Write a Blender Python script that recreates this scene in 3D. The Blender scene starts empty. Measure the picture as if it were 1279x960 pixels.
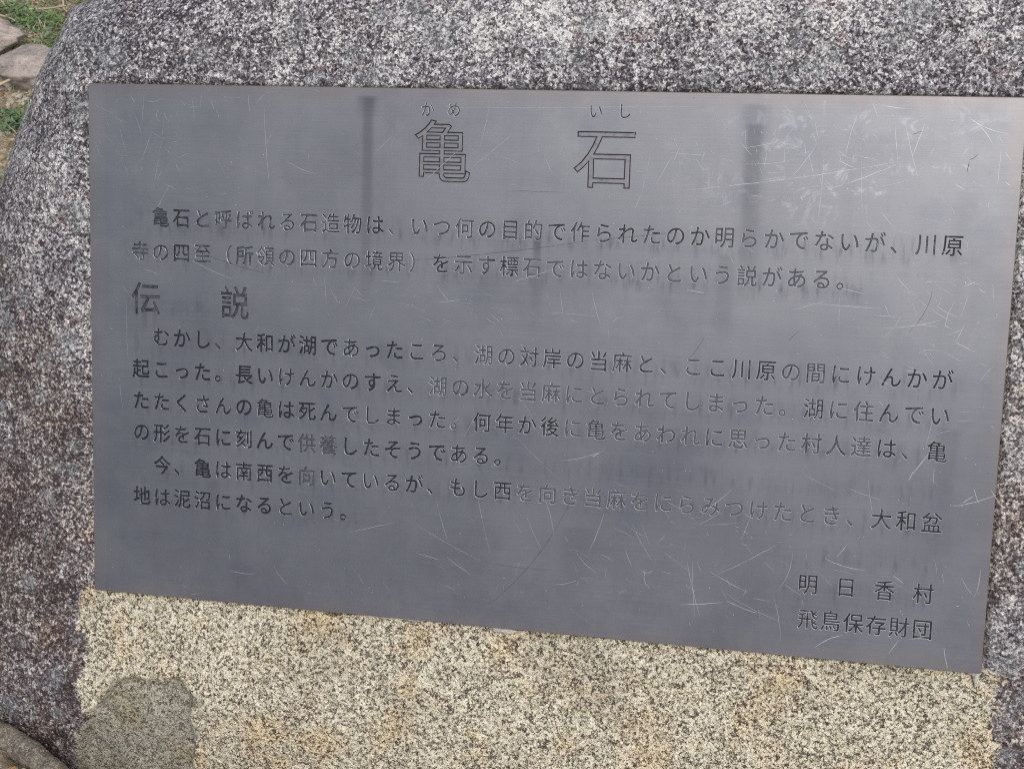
import bpy, bmesh, math, random
import numpy as np
from mathutils import Matrix, Vector
from mathutils.geometry import delaunay_2d_cdt

random.seed(7)
S = bpy.context.scene
COL = S.collection

# ------------------------------------------------------------------ camera
cam_d = bpy.data.cameras.new("camera")
cam_d.sensor_width = 36.0
cam_d.sensor_fit = 'HORIZONTAL'
cam_d.lens = 47.34
cam_d.clip_start = 0.05
cam_d.clip_end = 500
cam_d.dof.use_dof = True
cam_d.dof.focus_distance = 1.36
cam_d.dof.aperture_fstop = 32.0
cam = bpy.data.objects.new("camera", cam_d)
COL.objects.link(cam)
cam.matrix_world = Matrix(((0.97888088, -0.05759636, 0.19615017, 0.25262542),
                           (0.19033644, 0.60687831, -0.77166752, -1.15119676),
                           (-0.07459404, 0.7927051, 0.60502425, 1.20924933),
                           (0, 0, 0, 1)))
S.camera = cam

# ------------------------------------------------------------------ daylight (thin overcast)
SUN_EL, SUN_AZ = math.radians(50), math.radians(150)      # azimuth clockwise from +Y
world = bpy.data.worlds.new("World")
S.world = world
world.use_nodes = True
wt = world.node_tree
wt.nodes.clear()
sky = wt.nodes.new('ShaderNodeTexSky')
sky.sky_type = 'NISHITA'
sky.sun_disc = False
sky.sun_elevation = SUN_EL
sky.sun_rotation = SUN_AZ
sky.air_density = 1.0
sky.dust_density = 3.0
sky.ozone_density = 1.0
hs = wt.nodes.new('ShaderNodeHueSaturation')
hs.inputs['Saturation'].default_value = 0.42
bg = wt.nodes.new('ShaderNodeBackground')
bg.inputs['Strength'].default_value = 0.13
wo = wt.nodes.new('ShaderNodeOutputWorld')
wt.links.new(sky.outputs[0], hs.inputs['Color'])
wt.links.new(hs.outputs[0], bg.inputs['Color'])
wt.links.new(bg.outputs[0], wo.inputs[0])
sun_d = bpy.data.lights.new("sun", 'SUN')
sun_d.energy = 1.3
sun_d.angle = math.radians(18)
sun_d.color = (1.0, 0.955, 0.89)
sun = bpy.data.objects.new("sun", sun_d)
COL.objects.link(sun)
to_sun = Vector((math.sin(SUN_AZ) * math.cos(SUN_EL), math.cos(SUN_AZ) * math.cos(SUN_EL), math.sin(SUN_EL)))
sun.rotation_euler = to_sun.to_track_quat('Z', 'Y').to_euler()
sun.location = (1, -2, 4)

S.view_settings.view_transform = 'Standard'
S.view_settings.look = 'None'
S.view_settings.exposure = 0.0
S.view_settings.gamma = 1.0
S.view_settings.use_curve_mapping = False
S.cycles.use_denoising = False
S.cycles.filter_width = 1.15

# ------------------------------------------------------------------ helpers
T = math.radians(30)          # the stone's face leans back 30 degrees
PM = Matrix(((1, 0, 0, -0.45),
             (0, math.sin(T), -math.cos(T), 0.0),
             (0, math.cos(T), math.sin(T), 0.66),
             (0, 0, 0, 1)))   # frame of the plaque: x right, y up, z out; origin at its top left corner
PW, PH = 0.90, 0.527


def tag(o, label=None, cat=None, group=None, kind=None):
    if label: o['label'] = label
    if cat: o['category'] = cat
    if group: o['group'] = group
    if kind: o['kind'] = kind
    return o


def mesh_obj(name, verts, faces, mats=(), parent=None, smooth=False, mat_idx=None):
    me = bpy.data.meshes.new(name)
    me.from_pydata([tuple(v) for v in verts], [], [tuple(f) for f in faces])
    for m in mats: me.materials.append(m)
    if mat_idx is not None: me.polygons.foreach_set('material_index', mat_idx)
    if smooth: me.polygons.foreach_set('use_smooth', [True] * len(me.polygons))
    me.update()
    o = bpy.data.objects.new(name, me)
    COL.objects.link(o)
    if parent: o.parent = parent
    return o


class NT:
    """small node-tree writer"""
    def __init__(s, name):
        s.m = bpy.data.materials.new(name)
        s.m.use_nodes = True
        s.t = s.m.node_tree
        s.t.nodes.clear()
        s.out = s.t.nodes.new('ShaderNodeOutputMaterial')
        s.b = s.t.nodes.new('ShaderNodeBsdfPrincipled')
        s.t.links.new(s.b.outputs[0], s.out.inputs[0])

    def put(s, sock, v):
        if hasattr(v, 'links') or isinstance(v, bpy.types.NodeSocket): s.t.links.new(v, sock)
        elif isinstance(v, (tuple, list)):
            sock.default_value = (*v, 1) if len(v) == 3 and len(sock.default_value) == 4 else v
        else: sock.default_value = v

    def math(s, op, a, b=0.0, c=None, clamp=False):
        n = s.t.nodes.new('ShaderNodeMath'); n.operation = op; n.use_clamp = clamp
        s.put(n.inputs[0], a); s.put(n.inputs[1], b)
        if c is not None: s.put(n.inputs[2], c)
        return n.outputs[0]

    def mr(s, v, a, b, c=0.0, d=1.0, smooth=True):
        n = s.t.nodes.new('ShaderNodeMapRange')
        n.interpolation_type = 'SMOOTHSTEP' if smooth else 'LINEAR'
        for i, x in enumerate((v, a, b, c, d)): s.put(n.inputs[i], x)
        return n.outputs[0]

    def mix(s, f, a, b, blend='MIX'):
        n = s.t.nodes.new('ShaderNodeMix'); n.data_type = 'RGBA'; n.blend_type = blend
        s.put(n.inputs[0], f); s.put(n.inputs[6], a); s.put(n.inputs[7], b)
        return n.outputs[2]

    def coord(s, kind='Object'):
        return s.t.nodes.new('ShaderNodeTexCoord').outputs[kind]

    def mapping(s, v, scale=(1, 1, 1), loc=(0, 0, 0), rot=(0, 0, 0)):
        n = s.t.nodes.new('ShaderNodeMapping')
        s.put(n.inputs[0], v); n.inputs[1].default_value = loc; n.inputs[2].default_value = rot; n.inputs[3].default_value = scale
        return n.outputs[0]

    def noise(s, v, scale, detail=2.0, rough=0.5, dist=0.0, out=0):
        n = s.t.nodes.new('ShaderNodeTexNoise')
        s.put(n.inputs['Vector'], v)
        n.inputs['Scale'].default_value = scale; n.inputs['Detail'].default_value = detail
        n.inputs['Roughness'].default_value = rough; n.inputs['Distortion'].default_value = dist
        return n.outputs[out]

    def voronoi(s, v, scale, out='Color', feature='F1', rnd=1.0):
        n = s.t.nodes.new('ShaderNodeTexVoronoi'); n.feature = feature
        s.put(n.inputs['Vector'], v); n.inputs['Scale'].default_value = scale
        n.inputs['Randomness'].default_value = rnd
        return n.outputs[out]

    def ramp(s, v, stops, interp='LINEAR'):
        n = s.t.nodes.new('ShaderNodeValToRGB'); n.color_ramp.interpolation = interp
        e = n.color_ramp.elements
        while len(e) > 1: e.remove(e[-1])
        e[0].position = stops[0][0]; e[0].color = col4(stops[0][1])
        for p, c in stops[1:]:
            x = e.new(p); x.color = col4(c)
        s.put(n.inputs[0], v)
        return n.outputs[0]

    def sep(s, v):
        n = s.t.nodes.new('ShaderNodeSeparateXYZ'); s.put(n.inputs[0], v); return n.outputs

    def vadd(s, a, b, scale=None):
        if scale is not None:
            m = s.t.nodes.new('ShaderNodeVectorMath'); m.operation = 'SCALE'
            s.put(m.inputs[0], b); m.inputs['Scale'].default_value = scale; b = m.outputs[0]
        n = s.t.nodes.new('ShaderNodeVectorMath'); n.operation = 'ADD'
        s.put(n.inputs[0], a); s.put(n.inputs[1], b)
        return n.outputs[0]

    def bump(s, h, strength=0.5, dist=0.001, prev=None):
        n = s.t.nodes.new('ShaderNodeBump'); n.inputs['Strength'].default_value = strength
        n.inputs['Distance'].default_value = dist
        s.put(n.inputs['Height'], h)
        if prev is not None: s.put(n.inputs['Normal'], prev)
        return n.outputs[0]

    def fin(s, **k):
        for a, v in k.items(): s.put(s.b.inputs[a.replace('_', ' ')], v)
        return s.m


def col4(c):
    if isinstance(c, (int, float)): return (c, c, c, 1)
    return (*c, 1) if len(c) == 3 else c


# numpy value noise
_rs = np.random.RandomState(3)
_tab = _rs.rand(256, 256)


def vnoise(x, y, seed=0):
    x = x + seed * 17.3; y = y + seed * 9.1
    xi = np.floor(x).astype(int); yi = np.floor(y).astype(int)
    fx = x - xi; fy = y - yi
    fx = fx * fx * (3 - 2 * fx); fy = fy * fy * (3 - 2 * fy)
    g = lambda a, b: _tab[a % 256, b % 256]
    return ((g(xi, yi) * (1 - fx) + g(xi + 1, yi) * fx) * (1 - fy) +
            (g(xi, yi + 1) * (1 - fx) + g(xi + 1, yi + 1) * fx) * fy)


def fbm(x, y, f, oct=3, seed=0):
    s = 0; a = 1; t = 0
    for i in range(oct):
        s = s + a * (vnoise(x * f, y * f, seed + i * 3) - .5); t += a; a *= .5; f *= 2.03
    return s / t * 2


def sstep(x, a, b):
    t = np.clip((x - a) / (b - a), 0, 1)
    return t * t * (3 - 2 * t)


def poly_sdf(px, py, poly):
    """positive inside"""
    d = np.full(px.shape, 1e9); inside = np.zeros(px.shape, bool)
    n = len(poly)
    for i in range(n):
        ax, ay = poly[i]; bx, by = poly[(i + 1) % n]
        ex, ey = bx - ax, by - ay
        t = np.clip(((px - ax) * ex + (py - ay) * ey) / (ex * ex + ey * ey), 0, 1)
        d = np.minimum(d, np.hypot(px - ax - t * ex, py - ay - t * ey))
        c = ((ay > py) != (by > py)) & (px < (bx - ax) * (py - ay) / (by - ay + 1e-12) + ax)
        inside ^= c
    return np.where(inside, d, -d)


# ------------------------------------------------------------------ materials
def granite_material():
    n = NT('weathered_granite')
    co = n.coord()
    att = n.t.nodes.new('ShaderNodeAttribute'); att.attribute_name = 'zone_a'
    A = n.sep(att.outputs['Vector'])          # fresh, dark, patch
    att2 = n.t.nodes.new('ShaderNodeAttribute'); att2.attribute_name = 'zone_b'
    B = n.sep(att2.outputs['Vector'])         # lichen, bright, mossy spots and painted gap shade
    warp = n.noise(co, 420, 2, .6, out=1)
    cw = n.vadd(co, warp, 0.0017)
    v1 = n.sep(n.voronoi(cw, 395))[0]
    v2 = n.sep(n.voronoi(cw, 700))[1]
    v3 = n.sep(n.voronoi(n.vadd(cw, (.3, .7, .1)), 300))[0]
    rim = n.mr(n.voronoi(cw, 395, 'Distance', 'DISTANCE_TO_EDGE'), .0, .16, 1, 0)
    nz = n.noise(co, 900, 2, .6)
    big = n.noise(co, 26, 4, .62)
    mid = n.noise(co, 95, 3, .6)
    g = n.math('ADD', n.math('MULTIPLY', v1, .42), n.math('MULTIPLY', v2, .32))
    g = n.math('ADD', g, n.math('MULTIPLY', nz, .26))
    g = n.math('SUBTRACT', g, n.math('MULTIPLY', rim, .10))
    blob = n.mr(v3, .80, .88, 0, 1)
    g = n.math('ADD', g, n.math('MULTIPLY', blob, .16))
    # share of light grains drifts over the stone; its sky-facing top is painted lighter
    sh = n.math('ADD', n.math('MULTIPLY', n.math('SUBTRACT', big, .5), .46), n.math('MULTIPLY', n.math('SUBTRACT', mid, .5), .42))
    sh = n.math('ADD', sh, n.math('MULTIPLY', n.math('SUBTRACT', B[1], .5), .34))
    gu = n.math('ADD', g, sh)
    old = n.ramp(gu, [(.21, (.030, .025, .034)), (.34, (.085, .073, .086)), (.45, (.178, .163, .174)),
                      (.56, (.305, .297, .315)), (.68, (.53, .53, .555)), (.84, (.84, .84, .81))])
    dk = n.ramp(gu, [(.20, (.028, .020, .022)), (.36, (.068, .048, .052)), (.50, (.125, .098, .100)),
                     (.62, (.25, .22, .215)), (.74, (.46, .43, .41)), (.88, (.70, .68, .64))])
    sf = n.math('SUBTRACT', n.math('ADD', g, n.math('MULTIPLY', n.math('SUBTRACT', mid, .5), .34)), n.math('MULTIPLY', rim, .14))
    fr = n.ramp(sf, [(.15, (.06, .05, .048)), (.27, (.15, .13, .115)), (.34, (.36, .322, .245)),
                     (.44, (.62, .565, .42)), (.59, (.80, .74, .565)), (.79, (.91, .87, .76))])
    tan = n.noise(n.vadd(co, (3.1, 1.7, 0)), 15, 4, .6)
    fr = n.mix(n.mr(tan, .45, .72, 0, .60), fr, n.mix(1.0, fr, (1.0, .80, .55), 'MULTIPLY'))
    fr = n.mix(n.mr(n.noise(n.vadd(co, (7.7, 2, 0)), 11, 3, .6), .52, .72, 0, .6), fr, n.mix(1.0, fr, (.86, .90, .95), 'MULTIPLY'))
    pt = n.ramp(n.math('ADD', n.math('MULTIPLY', n.math('ADD', v2, n.math('MULTIPLY', nz, .8)), .42), n.math('MULTIPLY', mid, .24)),
                [(.20, (.06, .062, .072)), (.36, (.175, .172, .16)), (.50, (.32, .315, .275)), (.72, (.62, .60, .50))])
    pt = n.mix(n.mr(tan, .45, .65, 0, .4), pt, n.mix(1.0, pt, (1.0, .96, .74), 'MULTIPLY'))
    edge = n.math('MULTIPLY', n.math('SUBTRACT', n.noise(co, 190, 4, .75), .5), 1.5)
    fm = n.mr(n.math('ADD', A[0], edge), .40, .60)
    brown = n.mr(n.noise(n.vadd(co, (6, 3, 8)), 16, 5, .66), .46, .66, 0, .75)
    dm = n.mr(n.math('ADD', A[1], n.math('MULTIPLY', edge, 1.2)), .25, .80)
    pm = n.mr(n.math('ADD', A[2], n.math('MULTIPLY', edge, 1.1)), .36, .64)
    veil = n.mr(n.noise(n.vadd(co, (4, 4, 1)), 21, 5, .68), .52, .66, 0, .62)
    lm = n.math('MAXIMUM', veil, n.mr(n.math('ADD', B[0], edge), .30, .95, 0, .55))
    mm = n.mr(n.math('ADD', B[2], n.math('MULTIPLY', edge, .9)), .35, .80, 0, .85)
    c = n.mix(dm, old, dk)
    lich = n.ramp(g, [(.25, (.10, .11, .125)), (.75, (.42, .435, .45))])
    c = n.mix(n.math('MULTIPLY', brown, dm), c, n.mix(1.0, c, (1.30, 1.12, .98), 'MULTIPLY'))
    c = n.mix(lm, c, lich)
    c = n.mix(fm, c, fr)
    c = n.mix(n.math('MULTIPLY', n.mr(n.noise(n.vadd(co, (2, 8, 5)), 8, 5, .65), .50, .68, 0, .7), fm), c, n.mix(1.0, c, (.72, .70, .68), 'MULTIPLY'))
    c = n.mix(pm, c, n.mix(.72, pt, n.mix(1.0, fr, (.58, .59, .60), 'MULTIPLY')))
    c = n.mix(mm, c, n.mix(1.0, c, (.30, .28, .20), 'MULTIPLY'))
    # rusty flush in a few places on the old skin
    c = n.mix(n.math('MULTIPLY', n.mr(n.noise(n.vadd(co, (1, 5, 2)), 34, 3, .6), .58, .75, 0, .55), n.math('SUBTRACT', 1.0, fm)),
              c, n.mix(1.0, c, (.98, .72, .68), 'MULTIPLY'))
    b1 = n.bump(g, .8, .0014)
    b2 = n.bump(n.noise(co, 200, 5, .7), .8, .0030, b1)
    return n.fin(Base_Color=c, Roughness=n.mr(g, .3, .8, .85, .5), Normal=b2, Specular_IOR_Level=.4)


def drip_mask(n, X, Y, xc, y0, y1, w, k):
    """soft vertical run mark: x position, start, end (downwards), half width, strength"""
    jx = n.math('MULTIPLY', n.math('SUBTRACT', n.noise(n.coord(), 40, 3, .6), .5), .0022)
    dx = n.math('ABSOLUTE', n.math('SUBTRACT', n.math('ADD', X, jx), xc))
    a = n.mr(dx, w * .45, w * 1.9, 1, 0)
    b = n.mr(Y, y1, y0, 0, 1, smooth=False)
    c = n.mr(Y, y0, y0 + .004, 1, 0)
    return n.math('MULTIPLY', n.math('MULTIPLY', a, n.math('POWER', b, .6)), n.math('MULTIPLY', c, k))


ROWS = [-.1315, -.1665, -.2145, -.2535, -.2868, -.3200, -.3530, -.3868, -.4205, -.4548, -.4890]


def plate_material():
    n = NT('weathered_bronze_plate')
    co = n.coord()
    xyz = n.sep(co)
    X, Y = xyz[0], xyz[1]
    brush = n.noise(n.mapping(co, (6, 900, 1)), 1.0, 3, .6)
    brush2 = n.noise(n.mapping(co, (2.2, 240, 1)), 1.0, 3, .6)
    cloud = n.noise(co, 7, 4, .55)
    cloud2 = n.noise(n.vadd(co, (2, 3, 0)), 34, 4, .65)
    vert = n.noise(n.mapping(co, (70, 5, 1)), 1.0, 3, .55)
    base = n.mix(n.mr(cloud, .3, .7), (.150, .158, .188), (.190, .199, .226))
    # sky reflection painted in: paler towards the top and right
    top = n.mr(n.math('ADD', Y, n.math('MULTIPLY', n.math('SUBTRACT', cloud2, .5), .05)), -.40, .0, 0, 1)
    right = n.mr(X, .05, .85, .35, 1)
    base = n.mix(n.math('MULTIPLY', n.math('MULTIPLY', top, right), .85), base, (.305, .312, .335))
    # pinkish oxidised band along the top and at the edges
    ex = n.math('MINIMUM', n.math('MINIMUM', X, n.math('SUBTRACT', PW, X)), n.math('MINIMUM', n.math('MULTIPLY', Y, -1), n.math('ADD', Y, PH)))
    em = n.mr(n.math('ADD', ex, n.math('MULTIPLY', n.math('SUBTRACT', cloud2, .5), .03)), 0.0, .022, .75, 0)
    base = n.mix(em, base, n.mix(1.0, base, (1.08, .97, .91), 'MULTIPLY'))
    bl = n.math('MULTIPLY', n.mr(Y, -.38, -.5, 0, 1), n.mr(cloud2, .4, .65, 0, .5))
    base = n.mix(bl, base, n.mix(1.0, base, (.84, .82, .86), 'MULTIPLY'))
    # whitish bloom rubbed in near the top right
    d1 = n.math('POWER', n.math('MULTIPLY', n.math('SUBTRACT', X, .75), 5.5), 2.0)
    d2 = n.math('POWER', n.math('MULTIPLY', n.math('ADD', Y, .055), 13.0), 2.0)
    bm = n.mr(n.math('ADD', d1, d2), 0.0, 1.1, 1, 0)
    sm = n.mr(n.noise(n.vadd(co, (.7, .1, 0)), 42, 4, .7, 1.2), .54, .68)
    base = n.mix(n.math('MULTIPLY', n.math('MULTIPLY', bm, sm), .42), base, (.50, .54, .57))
    # fine vertical runs everywhere
    base = n.mix(n.mr(vert, .48, .75, 0, .25), base, n.mix(1.0, base, (.80, .80, .84), 'MULTIPLY'))
    # dirt washed down out of every line of letters
    stops = [(0.0, 0.0)]
    L = .54
    for y in ROWS:
        p = -y / L
        stops += [(p - .022, 0.0), (p + .005, .75), (p + .018, 1.0), (p + .052, 0.0)]
    stops = stops[:32] if len(stops) > 32 else stops
    # (a colour ramp holds 32 stops, so the lines are split over two ramps)
    def ramp_rows(rows):
        st = [(0.0, 0.0)]
        for y in rows:
            p = -y / L
            st += [(p - .022, 0.0), (p + .004, .7), (p + .020, 1.0), (p + .044, 0.0)]
        st.sort()
        return n.ramp(n.math('MULTIPLY', Y, -1 / L), st)
    rr = n.math('MAXIMUM', ramp_rows(ROWS[0:10:2]), ramp_rows(ROWS[1:11:2]))
    col = n.noise(n.mapping(co, (150, 30, 1)), 1.0, 2, .55)
    inx = n.math('MULTIPLY', n.mr(X, .035, .05, 0, 1), n.mr(X, .845, .87, 1, 0))
    # below the short lines the plate stays clean
    rm = n.math('MULTIPLY', n.math('MULTIPLY', rr, inx), n.mr(col, .46, .78, .10, .85))
    shortl = n.math('MULTIPLY', n.mr(Y, -.395, -.41, 0, 1), n.math('MULTIPLY', n.mr(X, .30, .33, 0, 1), n.mr(X, .69, .72, 1, 0)))
    low = n.math('MULTIPLY', n.mr(Y, -.43, -.445, 0, 1), n.mr(X, .69, .72, 1, 0))
    hd = n.math('MULTIPLY', n.math('MULTIPLY', n.mr(Y, -.19, -.20, 0, 1), n.mr(Y, -.232, -.245, 1, 0)), n.mr(X, .18, .2, 0, 1))
    l2 = n.math('MULTIPLY', n.math('MULTIPLY', n.mr(Y, -.158, -.164, 0, 1), n.mr(Y, -.225, -.235, 1, 0)), n.mr(X, .765, .785, 0, 1))
    off = n.math('MAXIMUM', n.math('MAXIMUM', n.math('MAXIMUM', shortl, low), hd), l2)
    rm = n.math('MULTIPLY', rm, n.math('SUBTRACT', 1.0, off))
    base = n.mix(n.math('MULTIPLY', rm, .80), base, (.085, .088, .118))
    # long runs below the fixing points
    for xc, y0, y1, w, k in ((.2955, -.012, -.21, .0042, .55), (.2945, -.010, -.030, .008, .5), (.6650, -.030, -.19, .0060, .50),
                             (.6650, -.012, -.20, .010, .25), (.4660, -.139, -.165, .0030, .8), (.4670, -.165, -.225, .004, .30),
                             (.6450, -.150, -.235, .006, .30), (.515, -.42, -.49, .012, .30),
                             (.855, -.30, -.42, .008, .30), (.135, -.40, -.50, .006, .22),
                             (.060, -.22, -.25, .0025, .55), (.071, -.225, -.245, .0018, .5)):
        base = n.mix(drip_mask(n, X, Y, xc, y0, y1, w, k), base, (.085, .088, .11))
    # blotchy patina
    base = n.mix(n.mr(n.noise(n.vadd(co, (5, 1, 3)), 13, 5, .62), .48, .70, 0, .45), base, n.mix(1.0, base, (.74, .76, .82), 'MULTIPLY'))
    base = n.mix(n.mr(n.noise(n.vadd(co, (9, 1, 3)), 17, 5, .65, .6), .56, .72, 0, .30), base, n.mix(1.0, base, (1.28, 1.25, 1.18), 'MULTIPLY'))
    # specks
    sp = n.voronoi(co, 120, 'Distance')
    sr = n.sep(n.voronoi(co, 120))
    base = n.mix(n.math('MULTIPLY', n.mr(sp, .03, .10, 1, 0), n.mr(sr[0], .93, .95, 0, .7)), base, (.10, .10, .12))
    base = n.mix(n.math('MULTIPLY', n.mr(sp, .03, .09, 1, 0), n.mr(sr[1], .94, .96, 0, .8)), base, (.62, .60, .55))
    base = n.mix(.05, base, n.ramp(brush, [(.3, .12), (.7, .55)]))
    b = n.bump(brush, .07, .0002)
    b = n.bump(brush2, .05, .0003, b)
    b = n.bump(n.noise(co, 9, 2, .5), .25, .004, b)
    rough = n.math('ADD', n.mr(cloud2, .3, .7, .40, .50), n.math('MULTIPLY', rm, .15))
    return n.fin(Base_Color=base, Metallic=.72, Roughness=rough, Normal=b)


def simple_metal(name, c, metallic=.7, rough=.45, scale=90, var=.25):
    n = NT(name)
    co = n.coord()
    k = n.mr(n.noise(co, scale, 3, .6), .3, .7, 1 - var, 1 + var)
    cc = n.mix(1.0, c, n.ramp(k, [(0.0, 0.0), (1.0, 1.0)]), 'MULTIPLY')
    return n.fin(Base_Color=cc, Metallic=metallic, Roughness=rough)


def letter_floor_material():
    """old dark paint left in the engraving; how much of it survives comes from the object's colour"""
    n = NT('paint_and_shade_in_engraving')
    oi = n.t.nodes.new('ShaderNodeObjectInfo')
    amt = n.sep(oi.outputs['Color'])[0]
    rn = oi.outputs['Random']
    co = n.vadd(n.coord(), n.math('MULTIPLY', rn, 3.0))
    z = n.math('ADD', n.noise(co, 150, 4, .75), n.math('MULTIPLY', n.math('SUBTRACT', amt, .5), .85))
    m = n.mr(z, .40, .60)
    c = n.mix(m, (.115, .118, .145), (.013, .015, .026))  # bare floor colour is darkened to stand for groove shade
    return n.fin(Base_Color=c, Metallic=n.mr(m, 0, 1, .6, 0.0, smooth=False), Roughness=.62)


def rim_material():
    """edge of each stroke, with its highlight painted in as a bright colour (object colour, green)"""
    n = NT('stroke_edge_highlight')
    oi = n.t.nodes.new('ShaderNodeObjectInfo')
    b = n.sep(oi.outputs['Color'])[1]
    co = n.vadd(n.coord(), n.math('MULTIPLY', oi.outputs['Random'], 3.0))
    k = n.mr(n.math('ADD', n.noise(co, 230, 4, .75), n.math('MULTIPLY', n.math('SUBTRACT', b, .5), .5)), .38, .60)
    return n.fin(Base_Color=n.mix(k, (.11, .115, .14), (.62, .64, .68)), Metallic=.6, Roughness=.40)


M_GRANITE = granite_material()
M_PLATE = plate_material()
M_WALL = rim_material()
M_WALLDARK = simple_metal('dark_engraved_edge', (.035, .035, .048), .3, .55, 300, .5)  # walls of the title strokes, darker than their floor
M_FLOOR = letter_floor_material()
M_TFLOOR = simple_metal('browned_title_floor', (.245, .240, .255), .65, .45, 120, .25)
M_SCR = simple_metal('bright_scratched_metal', (.48, .49, .52), .7, .42, 60, .35)
M_SCRD = simple_metal('dark_scratched_line', (.075, .075, .09), .4, .5, 60, .3)
M_EDGE = simple_metal('browned_plate_edge', (.36, .31, .27), .75, .42, 120, .35)


def rock_material(name, c1, c2, scale=30, speck=.3):
    n = NT(name); co = n.coord()
    k = n.noise(co, scale, 5, .65)
    c = n.mix(n.mr(k, .3, .7), c1, c2)
    g = n.sep(n.voronoi(co, scale * 12))[0]
    c = n.mix(n.mr(g, .7, .9, 0, speck), c, (.55, .50, .44))
    c = n.mix(n.mr(g, .0, .2, speck, 0), c, (.06, .05, .05))
    return n.fin(Base_Color=c, Roughness=.9, Normal=n.bump(k, .6, .01, n.bump(n.noise(co, scale * 9, 4, .7), .5, .003)))


def soil_material():
    n = NT('sandy_soil'); co = n.coord()
    k = n.noise(co, 3.2, 4, .6)
    c = n.mix(n.mr(k, .35, .65), (.30, .235, .155), (.42, .345, .24))
    v = n.voronoi(co, 90)
    d = n.voronoi(co, 90, 'Distance')
    peb = n.ramp(n.sep(v)[0], [(0, (.20, .12, .08)), (.3, (.42, .31, .19)), (.6, (.52, .42, .30)), (.85, (.34, .28, .24)), (1, (.66, .60, .52))])
    c = n.mix(n.mr(d, .25, .55, .75, 0), c, peb)
    c = n.mix(n.mr(n.noise(co, 28, 4, .65), .5, .72, 0, .75), c, (.075, .055, .04))
    return n.fin(Base_Color=c, Roughness=.95, Normal=n.bump(n.noise(co, 120, 4, .7), .7, .01))


M_SOIL = soil_material()

# ------------------------------------------------------------------ ground
def bed(x, y):
    """the planting bed outside the edging lies a little higher"""
    return sstep(-(x * .55 + y * .83), .588, .612) * sstep(y, -.05, -.25)


def make_ground():
    def axis(lo, hi, flo, fhi, st, out):
        a = list(np.arange(flo, fhi, st))
        v = flo; s = st
        left = []
        while v > lo: s *= out; v -= s; left.append(v)
        v = a[-1]; s = st; right = []
        while v < hi: s *= out; v += s; right.append(v)
        return np.array(left[::-1] + a + right)
    xs = axis(-60, 60, -2.2, .6, .011, 1.25)
    ys = axis(-60, 60, -.7, 2.6, .011, 1.25)
    X, Y = np.meshgrid(xs, ys)
    Z = fbm(X, Y, 1.6, 3, 5) * .030 + fbm(X, Y, 14, 3, 6) * .007
    Z = Z * sstep(np.hypot(X, Y + .2), .5, 1.2) - .006
    Z += -.02 * sstep(np.hypot(X, Y), 6, 40) + .060 * bed(X, Y)
    V = np.stack([X.ravel(), Y.ravel(), Z.ravel()], 1)
    nx, ny = len(xs), len(ys)
    i = np.arange(nx * ny).reshape(ny, nx)
    F = np.stack([i[:-1, :-1].ravel(), i[:-1, 1:].ravel(), i[1:, 1:].ravel(), i[1:, :-1].ravel()], 1)
    o = mesh_obj('ground', V.tolist(), F.tolist(), [M_SOIL], smooth=True)
    tag(o, 'sandy ground with gravel around the boulder', kind='structure')

    def h(x, y):
        x = np.array([x]); y = np.array([y])
        z = fbm(x, y, 1.6, 3, 5) * .030 + fbm(x, y, 14, 3, 6) * .007
        return float((z * sstep(np.hypot(x, y + .2), .5, 1.2) - .006 + .060 * bed(x, y))[0])
    return h


ground_h = make_ground()

# ------------------------------------------------------------------ boulder
OUT = [(-.40, -1.0), (-.40, -.55), (-.31, -.35), (-.205, -.17), (-.143, -.06), (-.108, .009), (-.083, .060), (-.070, .092),
       (-.022, .112), (.05, .145), (.16, .175), (.36, .205), (.62, .215), (.86, .20), (1.04, .14), (1.15, .0), (1.21, -.25), (1.22, -.6), (1.2, -1.0)]
PATCH = [(-.034, -.705), (-.012, -.672), (.028, -.634), (.060, -.616), (.092, -.622), (.108, -.645), (.109, -.69), (.098, -.74), (.085, -.80), (-.05, -.80)]


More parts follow.
